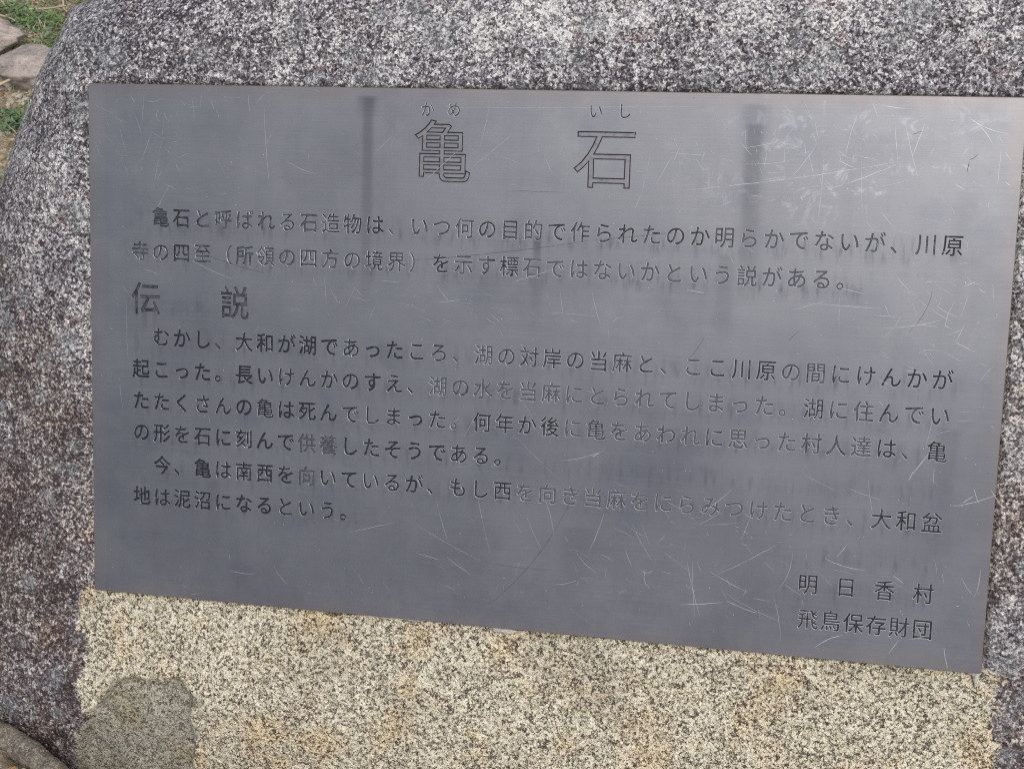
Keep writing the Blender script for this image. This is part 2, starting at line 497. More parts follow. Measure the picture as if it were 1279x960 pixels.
def make_boulder():
    def axis(lo, hi, flo, fhi, st, k=1.12):
        a = np.arange(flo, fhi, st).tolist(); L = []; v = flo; s = st
        while v > lo: s = min(s * k, .02); v -= s; L.append(v)
        R = []; v = a[-1]; s = st
        while v < hi: s = min(s * k, .02); v += s; R.append(v)
        return np.array(L[::-1] + a + R)
    xs = axis(-.62, 1.45, -.20, .97, .0025)
    ys = axis(-1.05, .42, -.76, .12, .0025)
    X, Y = np.meshgrid(xs, ys)
    wob = fbm(X, Y, 9, 3, 1) * .006 + fbm(X, Y, 40, 2, 2) * .0025
    d = poly_sdf(X, Y, OUT) + wob
    R, D = .11, .085
    q = np.clip(1 - d / R, 0, 1)
    q = np.minimum(q, 1)
    Z = -D * (1 - np.sqrt(np.maximum(1 - q ** 2.0, 0)))
    Z = np.where(d < 0, -D + np.maximum(d, -.16) * 4.2, Z)
    Z = np.maximum(Z, -.60)
    # the face falls back gently above and left of the plaque and towards the foot
    Z += -1.1 * np.clip(Y - .005, 0, 1) ** 2 * (d > -.05)
    Z += -.55 * np.clip(-.02 - X, 0, 1) ** 1.5
    Z += -.9 * np.clip(-.64 - Y, 0, 1) ** 1.6
    # distance outside of the plaque's rectangle
    dx = np.maximum(np.maximum(-X, X - PW), 0); dy = np.maximum(np.maximum(Y, -PH - Y), 0)
    dr = np.hypot(dx, dy)
    near = sstep(dr, .0, .05)
    fresh = sstep(X + fbm(X, Y, 24, 4, 4) * .014, -.036, -.006) * sstep(X + fbm(X, Y, 14, 4, 8) * .035, .938, .880)
    leftband = fresh * sstep(Y, -.515, -.535)
    # the unweathered strip left of the plaque is only a few millimetres wide and broken
    strip = sstep(X, -.010, -.004) * sstep(Y + fbm(X, Y, 20, 2, 5) * .02, -.17, -.24) * (.30 + .35 * vnoise(X * 60, Y * 60, 3))
    strip = strip * (X < .3)
    freshm = np.maximum(leftband, strip * (Y > -.53))
    rough = (1 - .35 * leftband)
    rel = fbm(X, Y, 7, 2, 11) * .0055 + fbm(X, Y, 26, 3, 12) * .0026 * rough + fbm(X, Y, 130, 3, 13) * .0015 * rough
    Z += rel * (.35 + .65 * near)
    Z += -.0100
    Z += -.0022 * sstep(fbm(X, Y, 75, 2, 81), .25, .55)          # small pits
    step = sstep(X + fbm(X, Y, 30, 2, 4) * .004, -.030, -.016) * sstep(Y, -.50, -.54)
    Z += .0055 * (1 - step) * sstep(dr, 0, .01) * sstep(Y, -.40, -.56)      # old skin stands a little proud of the dressed face
    ps = poly_sdf(X, Y, PATCH) + fbm(X, Y, 26, 4, 14) * .012
    Z += -.0085 * sstep(ps, -.002, .005) * (1 - .7 * sstep(ps, .008, .06))
    inside = (X > .004) & (X < PW - .004) & (Y < -.004) & (Y > -PH + .004)
    Z = np.where(inside, np.minimum(Z, -.009), Z)
    rim = (dr < .012) & ~inside
    Z = np.where(rim, np.minimum(Z, -.0070), Z)
    groove = (dr < .0030) & ~inside
    Z = np.where(groove, np.minimum(Z, -.0125), Z)
    # zones
    dark = np.zeros_like(X)
    dark += sstep(X, .02, -.02) * sstep(Y + fbm(X, Y, 7, 3, 21) * .14, -.10, -.42) * .85
    dark += sstep(X, .80, .90) * sstep(Y + fbm(X, Y, 9, 2, 22) * .08, -.10, -.30) * .55
    dark += sstep(X, .88, .92) * .3 * sstep(Y, -.5, -.56)
    dark += .20 * (fbm(X, Y, 12, 3, 23) > .1)
    redline = sstep(np.abs(X + .026 - .03 * sstep(Y, -.60, -.65) * 0 + fbm(X, Y, 18, 2, 24) * .006), .012, .002) * sstep(Y, -.585, -.63)
    dark = np.clip(np.maximum(dark, redline * 1.1) + .25 * redline, 0, 1.15)
    dark *= .55 + .45 * sstep(fbm(X, Y, 14, 3, 26), -.45, .35)
    patch = sstep(ps + fbm(X, Y, 40, 4, 88) * .014, -.014, .012)
    lich = np.zeros_like(X)
    for cx, cy, r in ((-.052, -.676, .013), (-.035, -.262, .018), (-.060, -.285, .016), (-.026, -.375, .016), (-.088, -.345, .010), (-.065, -.43, .013),
                      (.943, -.33, .016), (.945, -.55, .018), (.93, -.61, .014), (-.12, -.68, .02), (.93, -.425, .014), (.24, .012, .012), (.30, .07, .014),
                      (.62, .015, .010), (-.085, -.53, .015), (-.10, -.60, .012), (.02, .03, .02), (.70, .05, .016), (-.045, -.20, .012), (.50, .025, .012)):
        rr = np.hypot(X - cx, Y - cy) + fbm(X, Y, 60, 2, int(cx * 100) + 40) * .006
        lich = np.maximum(lich, sstep(rr, r * 1.25, r * .2))
    lich = np.clip(lich, 0, 1)
    lich += .55 * sstep(X, .05, -.01) * sstep(Y + fbm(X, Y, 12, 2, 70) * .05, -.03, .03)
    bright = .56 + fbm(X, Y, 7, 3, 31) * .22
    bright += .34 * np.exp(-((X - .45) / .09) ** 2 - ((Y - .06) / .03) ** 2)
    bright += .20 * sstep(Y, .015, .08) * sstep(X, .30, .55)  # upper right painted lighter for its tilt towards the sky
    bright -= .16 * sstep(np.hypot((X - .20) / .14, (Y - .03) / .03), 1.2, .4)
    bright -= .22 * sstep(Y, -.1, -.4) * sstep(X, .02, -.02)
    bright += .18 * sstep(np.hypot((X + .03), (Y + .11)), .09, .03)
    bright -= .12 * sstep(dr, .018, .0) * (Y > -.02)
    moss_and_shade = np.zeros_like(X)
    for cx, r, k in ((.263, .012, 1), (.30, .008, .4), (.461, .010, .8), (.475, .02, .45), (.595, .011, 1.0), (.83, .03, .5), (.14, .012, .35), (.04, .01, .3), (.70, .02, .3), (.76, .012, .5), (.43, .02, .5)):
        rr = np.hypot((X - cx) / 1.5, (Y + .527)) + fbm(X, Y, 90, 2, 60) * .004
        moss_and_shade = np.maximum(moss_and_shade, k * sstep(rr, r, r * .3))
    for cx in (.61, .66):
        moss_and_shade = np.maximum(moss_and_shade, .55 * sstep(np.hypot((X - cx) / 1.6, (Y - .004)), .012, .003))
    moss_and_shade = np.maximum(moss_and_shade, .55 * sstep(ps, -.006, -.001) * sstep(ps, .004, .0) * sstep(X, .09, .11))  # thin dark line along the patch's right edge
    moss_and_shade = np.maximum(moss_and_shade, .9 * sstep(dr, .0045, .001))  # shadow in the gap round the plate, painted as a dark line
    # back: push the outermost ring down and close
    nx, ny = len(xs), len(ys)
    V = np.stack([X.ravel(), Y.ravel(), Z.ravel()], 1)
    i = np.arange(nx * ny).reshape(ny, nx)
    F = np.stack([i[:-1, :-1].ravel(), i[:-1, 1:].ravel(), i[1:, 1:].ravel(), i[1:, :-1].ravel()], 1)
    # leave out the flat floor of the height field far outside the stone
    dc = np.minimum(np.minimum(d[:-1, :-1], d[:-1, 1:]), np.minimum(d[1:, 1:], d[1:, :-1])).ravel()
    F = F[dc > -.14]
    me = bpy.data.meshes.new('boulder')
    used = np.unique(F)
    remap = -np.ones(len(V), int); remap[used] = np.arange(len(used))
    V = V[used]; F = remap[F]
    # cap: a fan behind the stone
    from collections import Counter
    E = np.concatenate([F[:, [0, 1]], F[:, [1, 2]], F[:, [2, 3]], F[:, [3, 0]]])
    key = np.sort(E, 1)
    uq, inv, cnt = np.unique(key, axis=0, return_inverse=True, return_counts=True)
    rimE = E[cnt[inv.ravel()] == 1]
    c = len(V)
    V = np.vstack([V, [[.4, -.3, -.72]]])
    faces = F.tolist() + [[int(b), int(a), c] for a, b in rimE]
    me.from_pydata(V.tolist(), [], faces)
    me.materials.append(M_GRANITE)
    me.polygons.foreach_set('use_smooth', [True] * len(me.polygons))
    for nm, chans in (('zone_a', (freshm, dark, patch)), ('zone_b', (lich, bright, moss_and_shade))):
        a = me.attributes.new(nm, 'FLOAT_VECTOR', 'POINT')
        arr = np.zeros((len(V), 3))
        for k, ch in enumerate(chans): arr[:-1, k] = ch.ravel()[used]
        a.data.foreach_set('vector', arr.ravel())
    me.update()
    o = bpy.data.objects.new('boulder', me)
    COL.objects.link(o)
    o.matrix_world = PM
    tag(o, 'large speckled grey granite boulder carrying the metal plaque, cream where dressed below it', 'boulder')
    return o


boulder = make_boulder()

# ------------------------------------------------------------------ plaque
plaque = bpy.data.objects.new('inscribed_plaque', None)
plaque.empty_display_size = .05
COL.objects.link(plaque)
plaque.matrix_world = PM
tag(plaque, 'dark grey scratched metal plaque engraved with Japanese text, fixed to the boulder', 'plaque')

# glyph outlines come from Blender's own built-in font
_fc = bpy.data.curves.new('glyph', 'FONT')
_fo = bpy.data.objects.new('glyph', _fc)
COL.objects.link(_fo)
_fc.size = 1.0
_glyph = {}


def glyph_loops(ch, res=4):
    if ch in _glyph: return _glyph[ch]
    _fc.body = ch
    bpy.context.view_layer.update()
    cu = _fo.to_curve(bpy.context.evaluated_depsgraph_get())
    loops = []
    for sp in cu.splines:
        P = []
        if sp.type == 'BEZIER':
            bp = sp.bezier_points; k = len(bp)
            for a in range(k):
                p, q = bp[a], bp[(a + 1) % k]
                p0, p1, p2, p3 = (Vector(v[:2]) for v in (p.co, p.handle_right, q.handle_left, q.co))
                L = (p3 - p0).length
                if L < 1e-6: continue
                u = (p3 - p0) / L
                dev = max(abs((p1 - p0).cross(u)), abs((p2 - p0).cross(u)))
                steps = 1 if dev < .004 else (2 if dev < .02 else res)
                for s in range(steps):
                    t = s / steps
                    P.append(((1 - t) ** 3) * p0 + 3 * (1 - t) ** 2 * t * p1 + 3 * (1 - t) * t * t * p2 + t ** 3 * p3)
        else:
            P = [Vector(p.co[:2]) for p in sp.points]
        C = []
        for p in P:
            if not C or (p - C[-1]).length > .004: C.append(p)
        if len(C) > 2 and (C[0] - C[-1]).length < .004: C.pop()
        if len(C) > 2: loops.append(C)
    _fo.to_curve_clear()
    tot = sum(sum(a.cross(b) for a, b in zip(l, l[1:] + l[:1])) for l in loops)
    if tot < 0: loops = [l[::-1] for l in loops]
    _glyph[ch] = loops
    return loops


def winding(loops, P):
    w = np.zeros(len(P), int)
    for l in loops:
        a = np.array(l); b = np.roll(a, -1, 0)
        lo, hi = a.min(0), a.max(0)
        k = np.where((P[:, 1] >= lo[1]) & (P[:, 1] <= hi[1]) & (P[:, 0] <= hi[0]) & (P[:, 0] >= lo[0]))[0]
        if not len(k): continue
        x = P[k, 0][:, None]; y = P[k, 1][:, None]
        ax, ay, bx, by = a[:, 0], a[:, 1], b[:, 0], b[:, 1]
        cr = (bx - ax) * (y - ay) - (x - ax) * (by - ay)
        w[k] += (((ay <= y) & (by > y) & (cr > 0)).sum(1) - ((ay > y) & (by <= y) & (cr < 0)).sum(1))
    return w


def fill_loops(loops, frame=None):
    """triangles inside counter-clockwise loops (or, with a frame, inside the frame and outside the loops); units are metres"""
    Kf = 1000.0
    co, ed = [], []
    for l in ([frame] if frame else []) + list(loops):
        s = len(co); n = len(l)
        co += [Vector((p[0] * Kf, p[1] * Kf)) for p in l]
        ed += [(s + i, s + (i + 1) % n) for i in range(n)]
    v, e, f, _, _, _ = delaunay_2d_cdt(co, ed, [], 0, 1e-5)
    V = np.array([(p[0], p[1]) for p in v]) / Kf
    f = [t for t in f if len(t) == 3]
    Fa = np.array(f)
    A = V[Fa[:, 0]]; B = V[Fa[:, 1]]; C = V[Fa[:, 2]]
    w = winding([[(p[0], p[1]) for p in l] for l in loops], (A + B + C) / 3)
    keep = (w > 0) if frame is None else ((w <= 0) & (winding([frame], (A + B + C) / 3) > 0))
    area = (B[:, 0] - A[:, 0]) * (C[:, 1] - A[:, 1]) - (C[:, 0] - A[:, 0]) * (B[:, 1] - A[:, 1])
    Fa[area < 0] = Fa[area < 0][:, ::-1]
    return V, Fa[keep].tolist()


def offset_loop(l, d):
    """d > 0 grows the filled area (loops run counter-clockwise round it)"""
    n = len(l); out = []
    for i in range(n):
        a, b, c = l[i - 1], l[i], l[(i + 1) % n]
        u = (b - a).normalized(); v = (c - b).normalized()
        n1 = Vector((u.y, -u.x)); n2 = Vector((v.y, -v.x))
        m = n1 + n2
        k = 1 + n1.dot(n2)
        if k < .35: k = .35
        out.append(b + m * (d / k))
    return out


# (row of characters, first x, pitch, centre y, em width, em height, stroke gain, depth, wall, style)
DX = .0554; PP = .02258
EM = .0206
LINES = []


def line(txt, x0, y, pitch=PP, ew=.0196, eh=EM, style='body'):
    for i, ch in enumerate(txt):
        if ch in ' \u3000': continue
        LINES.append((ch, x0 + i * pitch, y, ew, eh, style))


R_ = ROWS
line('　亀石と呼ばれる石造物は、いつ何の目的で作られたのか明らかでないが、川原', DX, R_[0])
line('寺の四至（所領の四方の境界）を示す標石ではないかという説がある。', DX, R_[1])
line('　むかし、大和が湖であったころ、湖の対岸の当麻と、ここ川原の間にけんかが', DX, R_[3])
line('起こった。長いけんかのすえ、湖の水を当麻にとられてしまった。湖に住んでい', DX, R_[4])
line('たたくさんの亀は死んでしまった。何年か後に亀をあわれに思った村人達は、亀', DX, R_[5])
line('の形を石に刻んで供養したそうである。', DX, R_[6])
line('　今、亀は南西を向いているが、もし西を向き当麻をにらみつけたとき、大和盆', DX, R_[7])
line('地は泥沼になるという。', DX, R_[8])
line('明日香村', .7377, R_[9], .0351)
line('飛鳥保存財団', .7397, R_[10], .02096)
line('伝', .0612, R_[2], ew=.0335, eh=.0350, style='head')
line('説', .1580, R_[2], ew=.0320, eh=.0350, style='head')
line('亀', .3702, -.0590, ew=.0600, eh=.0630, style='title')
line('石', .5285, -.0612, ew=.0620, eh=.0610, style='title')
for ch, x, y in (('か', .3548, -.0200), ('め', .3809, -.0196), ('い', .5175, -.0187), ('し', .5445, -.0183)):
    line(ch, x, y, ew=.0140, eh=.0150, style='ruby')

STY = dict(body=(.00045, .0011, .00035), head=(.00045, .0011, .00045), title=(.00060, .0010, .00085), ruby=(.00035, .0006, .00045))
CX, CY = .5, .38      # centre of the em box of a full-width glyph
face_loops = []
_cache = {}
LIGHT = {}            # characters with little paint left, by (row y, x range) -> amount


def paint_amount(x, y, ch, style):
    r = random.random()
    if style == 'head': return .50
    if style == 'ruby': return .55
    if abs(y - R_[0]) < .01: a = .52 if x < .62 else .34
    elif abs(y - R_[1]) < .01: a = .50 if x < .45 else .30
    elif abs(y - R_[3]) < .01: a = .78 if x < .36 else (.50 if x < .78 else .80)
    elif abs(y - R_[4]) < .01: a = .80 if x < .36 else (.34 if x < .70 else .50)
    elif abs(y - R_[5]) < .01: a = .82 if x < .50 else .42
    elif abs(y - R_[6]) < .01: a = .86
    elif abs(y - R_[7]) < .01: a = .84 if x < .46 else .22
    elif abs(y - R_[8]) < .01: a = .88
    else: a = .62
    if x > .80 and y < R_[5] + .01: a = max(a, .62)
    if x > .83 and abs(y - R_[0]) < .01: a = .9
    if ch in '向供養' and y < -.3 and x < .35: a = .35
    if ch in '。、（）': a -= .18
    return min(1, max(.05, a + (r - .5) * .20))


def build_characters():
    outer = []
    for ch, x, y, ew, eh, style in LINES:
        gain, depth, wall = STY[style]
        key = (ch, style, round(ew, 4))
        if key not in _cache:
            base = glyph_loops(ch)
            L0 = [offset_loop([Vector(((p.x - CX) * ew, (p.y - CY) * eh)) for p in l], gain) for l in base]
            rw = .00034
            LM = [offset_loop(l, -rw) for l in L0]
            L1 = [offset_loop(l, -wall) for l in LM]
            V, F, MI = [], [], []
            for a, m_, b in zip(L0, LM, L1):
                s = len(V); k = len(a)
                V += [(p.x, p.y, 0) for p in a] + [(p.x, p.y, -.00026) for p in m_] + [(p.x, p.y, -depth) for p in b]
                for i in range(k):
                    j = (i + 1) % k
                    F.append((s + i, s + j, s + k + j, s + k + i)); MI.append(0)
                    F.append((s + k + i, s + k + j, s + 2 * k + j, s + 2 * k + i)); MI.append(2)
            fv, ff = fill_loops(L1)
            s = len(V)
            V += [(p[0], p[1], -depth) for p in fv]
            for t in ff: F.append(tuple(s + i for i in t)); MI.append(1)
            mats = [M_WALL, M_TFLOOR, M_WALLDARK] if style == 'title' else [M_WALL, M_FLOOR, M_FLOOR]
            me = bpy.data.meshes.new('engraved_character')
            me.from_pydata(V, [], F)
            for m in mats: me.materials.append(m)
            me.polygons.foreach_set('material_index', MI)
            me.update()
            _cache[key] = (me, L0)
        me, L0 = _cache[key]
        o = bpy.data.objects.new('engraved_character', me)
        COL.objects.link(o)
        o.parent = plaque
        o.location = (x, y, 0)
        a = paint_amount(x, y, ch, style)
        g = min(1, max(0, .25 + .75 * (x - .1) / .6 + (.15 if y > -.2 else 0) + random.uniform(-.15, .15)))  # painted edge highlight grows stronger towards the right
        o.color = (a, .2 if style == 'title' else g, a, 1)
        if style == 'title': o['label'] = 'large title character %s cut as a broad outlined groove' % ch
        elif style == 'head': o['label'] = 'medium heading character %s' % ch
        elif style == 'ruby': o['label'] = 'tiny reading aid %s above the title' % ch
        for l in L0: outer.append([(p.x + x, p.y + y) for p in l])
    return outer


outer = build_characters()
bpy.data.objects.remove(_fo)


def build_plate(outer):
    c = .0006
    th = .012
    cut = .0015
    r = [(cut, -PH), (PW - cut, -PH), (PW, -PH + cut), (PW, -cut), (PW - cut, 0), (cut, 0), (0, -cut), (0, -PH + cut)]
    cx, cy = PW / 2, -PH / 2
    rin = [(cx + (x - cx) * (1 - 2 * c / PW), cy + (y - cy) * (1 - 2 * c / PH)) for x, y in r]
    # front sheet with every glyph as a hole
    fv, ff = fill_loops(outer, rin)
    V = [(p[0], p[1], 0) for p in fv]
    F = [tuple(t) for t in ff]
    MI = [0] * len(F)
    s = len(V)
    V += [(x, y, 0) for x, y in rin] + [(x, y, -c) for x, y in r] + [(x, y, -th) for x, y in r]
    k = len(r)
    for i in range(k):
        j = (i + 1) % k
        F.append((s + k + i, s + k + j, s + j, s + i)); MI.append(1)
        F.append((s + 2 * k + i, s + 2 * k + j, s + k + j, s + k + i)); MI.append(1)
    F.append(tuple(s + 2 * k + i for i in range(k))[::-1]); MI.append(1)
    o = mesh_obj('metal_plate', V, F, [M_PLATE, M_EDGE], plaque, mat_idx=MI)
    return o


build_plate(outer)


# ------------------------------------------------------------------ scratches on the plate
def px2plate(px, py):
    """photo measurements to plate metres (fitted once; only used to lay the marks out on the plate)"""
    x = (px - 639.5) / 1681.8; y = -(py - 480) / 1681.8
    R = ((0.97888088, -0.05759636, 0.19615017), (0.03056788, 0.98994191, 0.13813261), (-0.20213321, -0.12921948, 0.9707958))
    C = (0.70262542, -0.0999345, 1.2715903)
    d = [R[k][0] * x + R[k][1] * y - R[k][2] for k in range(3)]
    t = -C[2] / d[2]
    return C[0] + d[0] * t, C[1] + d[1] * t


def inside_glyph_free(x, y): return .002 < x < PW - .002 and -PH + .002 < y < -.002


_zi = [0]


def strip(V, F, pts, w):
    _zi[0] += 1
    z = .00010 + 4e-7 * _zi[0]
    n = len(pts)
    s = len(V)
    for i, p in enumerate(pts):
        a = pts[max(0, i - 1)]; b = pts[min(n - 1, i + 1)]
        t = (Vector(b) - Vector(a))
        if t.length < 1e-7: t = Vector((1, 0))
        t.normalize(); nn = Vector((-t.y, t.x))
        tp = math.sin(math.pi * min(1, max(0, (i + .35) / (n - .3)))) ** .5
        ww = w * .5 * max(.18, tp)
        V.append((p[0] + nn.x * ww, p[1] + nn.y * ww, z)); V.append((p[0] - nn.x * ww, p[1] - nn.y * ww, z))
    for i in range(n - 1):
        F.append((s + 2 * i + 1, s + 2 * i + 3, s + 2 * i + 2, s + 2 * i))


def wobble(a, b, bend=0., n=6, j=.0003):
    a = Vector(a); b = Vector(b); d = b - a
    nn = Vector((-d.y, d.x))
    out = []
    for i in range(n):
        t = i / (n - 1)
        p = a + d * t + nn * (bend * 4 * t * (1 - t))
        out.append((p.x + random.uniform(-j, j), p.y + random.uniform(-j, j)))
    return out


def make_scratches():
    V, F = [], []
    traced = [  # photo positions of the marks one can pick out
        ((860, 237), (1122, 202), .02, .7), ((1032, 237), (1123, 204), .03, .7), ((1065, 195), (1095, 200), -.05, .8), ((1048, 200), (1068, 210), .05, .7),
        ((1072, 140), (1056, 195), .04, .5), ((1155, 155), (1140, 195), 0, .6), ((1130, 150), (1150, 235), .02, .5), ((1118, 150), (1122, 205), .02, .5),
        ((1092, 130), (1140, 136), .04, .8), ((1090, 128), (1096, 146), 0, .6), ((1210, 147), (1260, 168), .1, .7), ((1215, 150), (1240, 180), -.1, .8),
        ((1250, 190), (1246, 230), 0, .5), ((1255, 190), (1262, 200), 0, .6), ((1256, 228), (1262, 232), 0, .8), ((1193, 230), (1205, 236), .1, .7),
        ((1188, 258), (1192, 268), 0, .7), ((1100, 265), (1114, 281), 0, .7), ((1020, 285), (1030, 185), .02, .4), ((1075, 175), (1077, 270), 0, .35),
        ((640, 352), (690, 336), .03, .6), ((520, 236), (583, 178), .0, .55), ((590, 208), (640, 168), .02, .45), ((598, 190), (612, 128), .02, .4),
        ((330, 130), (337, 235), .02, .5), ((180, 118), (178, 150), 0, .5), ((355, 200), (395, 218), .05, .5), ((212, 232), (198, 258), .05, .5),
        ((190, 240), (205, 150), .03, .4), ((175, 205), (190, 165), 0, .5), ((180, 335), (198, 343), .02, .6), ((240, 325), (292, 349), .04, .6),
        ((405, 345), (408, 380), 0, .4), ((412, 360), (422, 378), 0, .45), ((545, 355), (560, 375), .06, .7), ((548, 378), (575, 374), 0, .6),
        ((470, 190), (490, 170), 0, .4), ((470, 350), (500, 352), 0, .4), ((690, 390), (745, 395), 0, .35), ((700, 365), (704, 400), 0, .35),
        ((740, 365), (750, 405), .05, .4), ((858, 362), (880, 366), 0, .7), ((1010, 378), (1100, 385), .01, .5), ((988, 388), (1030, 376), 0, .4),
        ((1050, 360), (1080, 367), 0, .6), ((1048, 368), (1048, 415), 0, .35), ((1120, 345), (1140, 365), .1, .5), ((1148, 375), (1190, 402), .05, .5),
        ((1100, 410), (1175, 400), .05, .6), ((1105, 420), (1125, 395), .1, .5), ((1180, 410), (1192, 378), -.1, .5), ((1200, 395), (1210, 368), 0, .5),
        ((1170, 382), (1195, 395), .1, .6), ((1204, 358), (1218, 352), 0, .7), ((1222, 360), (1232, 366), .1, .7), ((1240, 355), (1241, 375), 0, .4),
        ((1185, 418), (1200, 412), 0, .5), ((1190, 425), (1218, 440), .02, .6), ((1195, 425), (1205, 405), 0, .5), ((1180, 440), (1202, 452), .0, .5),
        ((1140, 592), (1160, 566), .0, .8), ((1135, 600), (1141, 588), 0, .7), ((1190, 632), (1244, 618), .06, .7), ((1202, 628), (1215, 620), 0, .8), ((1238, 612), (1248, 628), 0, .7),
        ((1216, 610), (1222, 628), 0, .6), ((1060, 610), (1100, 625), 0, .4), ((1045, 695), (1058, 680), 0, .7), ((1030, 697), (1080, 712), .08, .7),
        ((1085, 600), (1090, 640), .05, .4), ((1115, 718), (1128, 728), 0, .7), ((990, 690), (968, 740), -.15, .45), ((965, 740), (975, 800), -.05, .4),
        ((890, 720), (970, 680), .02, .55), ((885, 712), (935, 740), .03, .5), ((850, 755), (903, 752), .01, .9), ((908, 750), (945, 765), .05, .9),
        ((865, 700), (868, 775), .02, .4), ((858, 700), (874, 770), .02, .5), ((905, 740), (985, 780), .05, .4), ((1018, 808), (1052, 793), -.12, 1.0), ((1110, 815), (1122, 800), 0, .7),
        ((1179, 808), (1184, 835), .05, .8), ((1217, 745), (1224, 710), .1, .9), ((1194, 757), (1198, 756), 0, .8), ((660, 650), (680, 690), .05, .4),
        ((680, 620), (692, 670), -.05, .4), ((735, 690), (755, 640), .03, .5), ((720, 690), (745, 715), .1, .5), ((800, 712), (815, 712), .35, .6), ((806, 712), (812, 735), .3, .6),
        ((790, 655), (815, 700), .05, .4), ((690, 730), (720, 725), .05, .5), ((830, 690), (860, 712), 0, .5), ((860, 660), (900, 640), .05, .4),
        ((875, 640), (915, 610), .05, .5), ((880, 655), (925, 652), .03, .35), ((925, 675), (940, 640), 0, .4), ((1000, 590), (1050, 615), .03, .3),
        ((285, 712), (318, 717), .03, .6), ((344, 710), (360, 730), .08, .5), ((520, 655), (600, 700), .02, .5), ((558, 695), (590, 718), .04, .6),
        ((520, 690), (552, 700), .0, .5), ((435, 665), (492, 652), .0, .5), ((545, 625), (560, 678), .02, .45), ((560, 535), (575, 520), 0, .4),
        ((595, 610), (612, 690), .02, .4), ((700, 575), (755, 562), .08, .6), ((740, 570), (748, 566), 0, .8), ((800, 250), (812, 195), 0, .35),
        ((833, 190), (905, 195), .02, .45), ((820, 230), (840, 195), -.02, .45), ((840, 205), (850, 182), 0, .4), ((930, 185), (985, 172), .05, .45), ((930, 205), (990, 200), .05, .4),
        ((945, 226), (985, 220), .0, .5), ((1010, 190), (1018, 222), .05, .45), ((985, 225), (1020, 180), .05, .5), ((1028, 240), (1020, 212), .05, .45), ((1000, 245), (1002, 250), 0, .9),
        ((555, 135), (900, 133), .002, .35), ((580, 545), (596, 516), 0, .4), ((158, 375), (160, 450), .01, .4), ((150, 480), (154, 510), .05, .5),
        ((163, 120), (168, 128), 0, .6), ((180, 125), (205, 122), .2, .5), ((200, 152), (197, 138), -.4, .6), ((205, 140), (212, 152), .2, .6), ((225, 125), (232, 132), 0, .5),
        ((240, 122), (243, 150), 0, .4), ((252, 118), (250, 135), 0, .6), ((262, 122), (268, 138), 0, .5), ((278, 120), (300, 122), .1, .5), ((310, 118), (312, 140), 0, .5),
        ((320, 130), (330, 118), 0, .5), ((150, 160), (158, 190), .05, .4), ((640, 540), (700, 600), .02, .3), ((420, 520), (500, 530), .02, .3)]
    for a, b, bend, w in traced:
        p, q = px2plate(*a), px2plate(*b)
        L = math.dist(p, q)
        strip(V, F, wobble(p, q, -bend * .6, max(4, min(16, int(L / .004))), .00022), w * .00070)
    rnd = random.Random(5)
    # bundles of light scuffs
    for _ in range(520):
        z = rnd.random()
        if z < .30: x, y = rnd.gauss(.70, .10), rnd.gauss(-.06, .035)
        elif z < .42: x, y = rnd.gauss(.84, .03), rnd.gauss(-.21, .05)
        elif z < .60: x, y = rnd.gauss(.62, .12), rnd.gauss(-.44, .035)
        elif z < .70: x, y = rnd.gauss(.10, .06), rnd.gauss(-.05, .03)
        elif z < .78: x, y = rnd.gauss(.40, .08), rnd.gauss(-.215, .015)
        else: x, y = rnd.uniform(.01, .89), rnd.uniform(-.52, -.005)
        L = rnd.choice((.003, .005, .008, .012, .02)) * rnd.uniform(.6, 1.5)
        an = rnd.gauss(1.9, .6) if rnd.random() < .6 else rnd.gauss(2.9, .3)
        q = (x + math.cos(an) * L, y + math.sin(an) * L)
        if not (inside_glyph_free(x, y) and inside_glyph_free(*q)): continue
        strip(V, F, wobble((x, y), q, rnd.gauss(0, .03), 5, .00018), rnd.uniform(.12, .36) * .001)
    for _ in range(260):     # nicks
        x, y = rnd.uniform(.005, .895), rnd.uniform(-.522, -.004)
        an = rnd.uniform(0, math.pi); L = rnd.uniform(.0005, .0014)
        strip(V, F, [(x, y), (x + math.cos(an) * L, y + math.sin(an) * L)], rnd.uniform(.4, .9) * .001)
    o = mesh_obj('scratch_marks', V, F, [M_SCR], plaque)
    o['kind'] = 'stuff'
    V, F = [], []
    for a, b, bend, w in (((716, 618), (610, 755), -.06, .5), ((595, 580), (600, 582), 0, .7), ((515, 325), (740, 300), .01, .45), ((740, 300), (840, 291), .0, .4), ((1165, 362), (1135, 415), -.08, .4),
                          ((245, 313), (330, 341), .02, .4), ((1210, 200), (1222, 192), .1, .7), ((1208, 215), (1211, 202), 0, .7), ((860, 448), (880, 420), .05, .4), ((640, 238), (700, 240), .0, .25),
                          ((600, 700), (690, 712), .02, .25), ((985, 425), (1000, 412), .0, .4), ((1140, 168), (1152, 164), 0, .6)):
        p, q = px2plate(*a), px2plate(*b)
        strip(V, F, wobble(p, q, -bend, 14, .0002), w * .00055)
    o = mesh_obj('dark_scratch_marks', V, F, [M_SCRD], plaque)
    o['kind'] = 'stuff'


make_scratches()


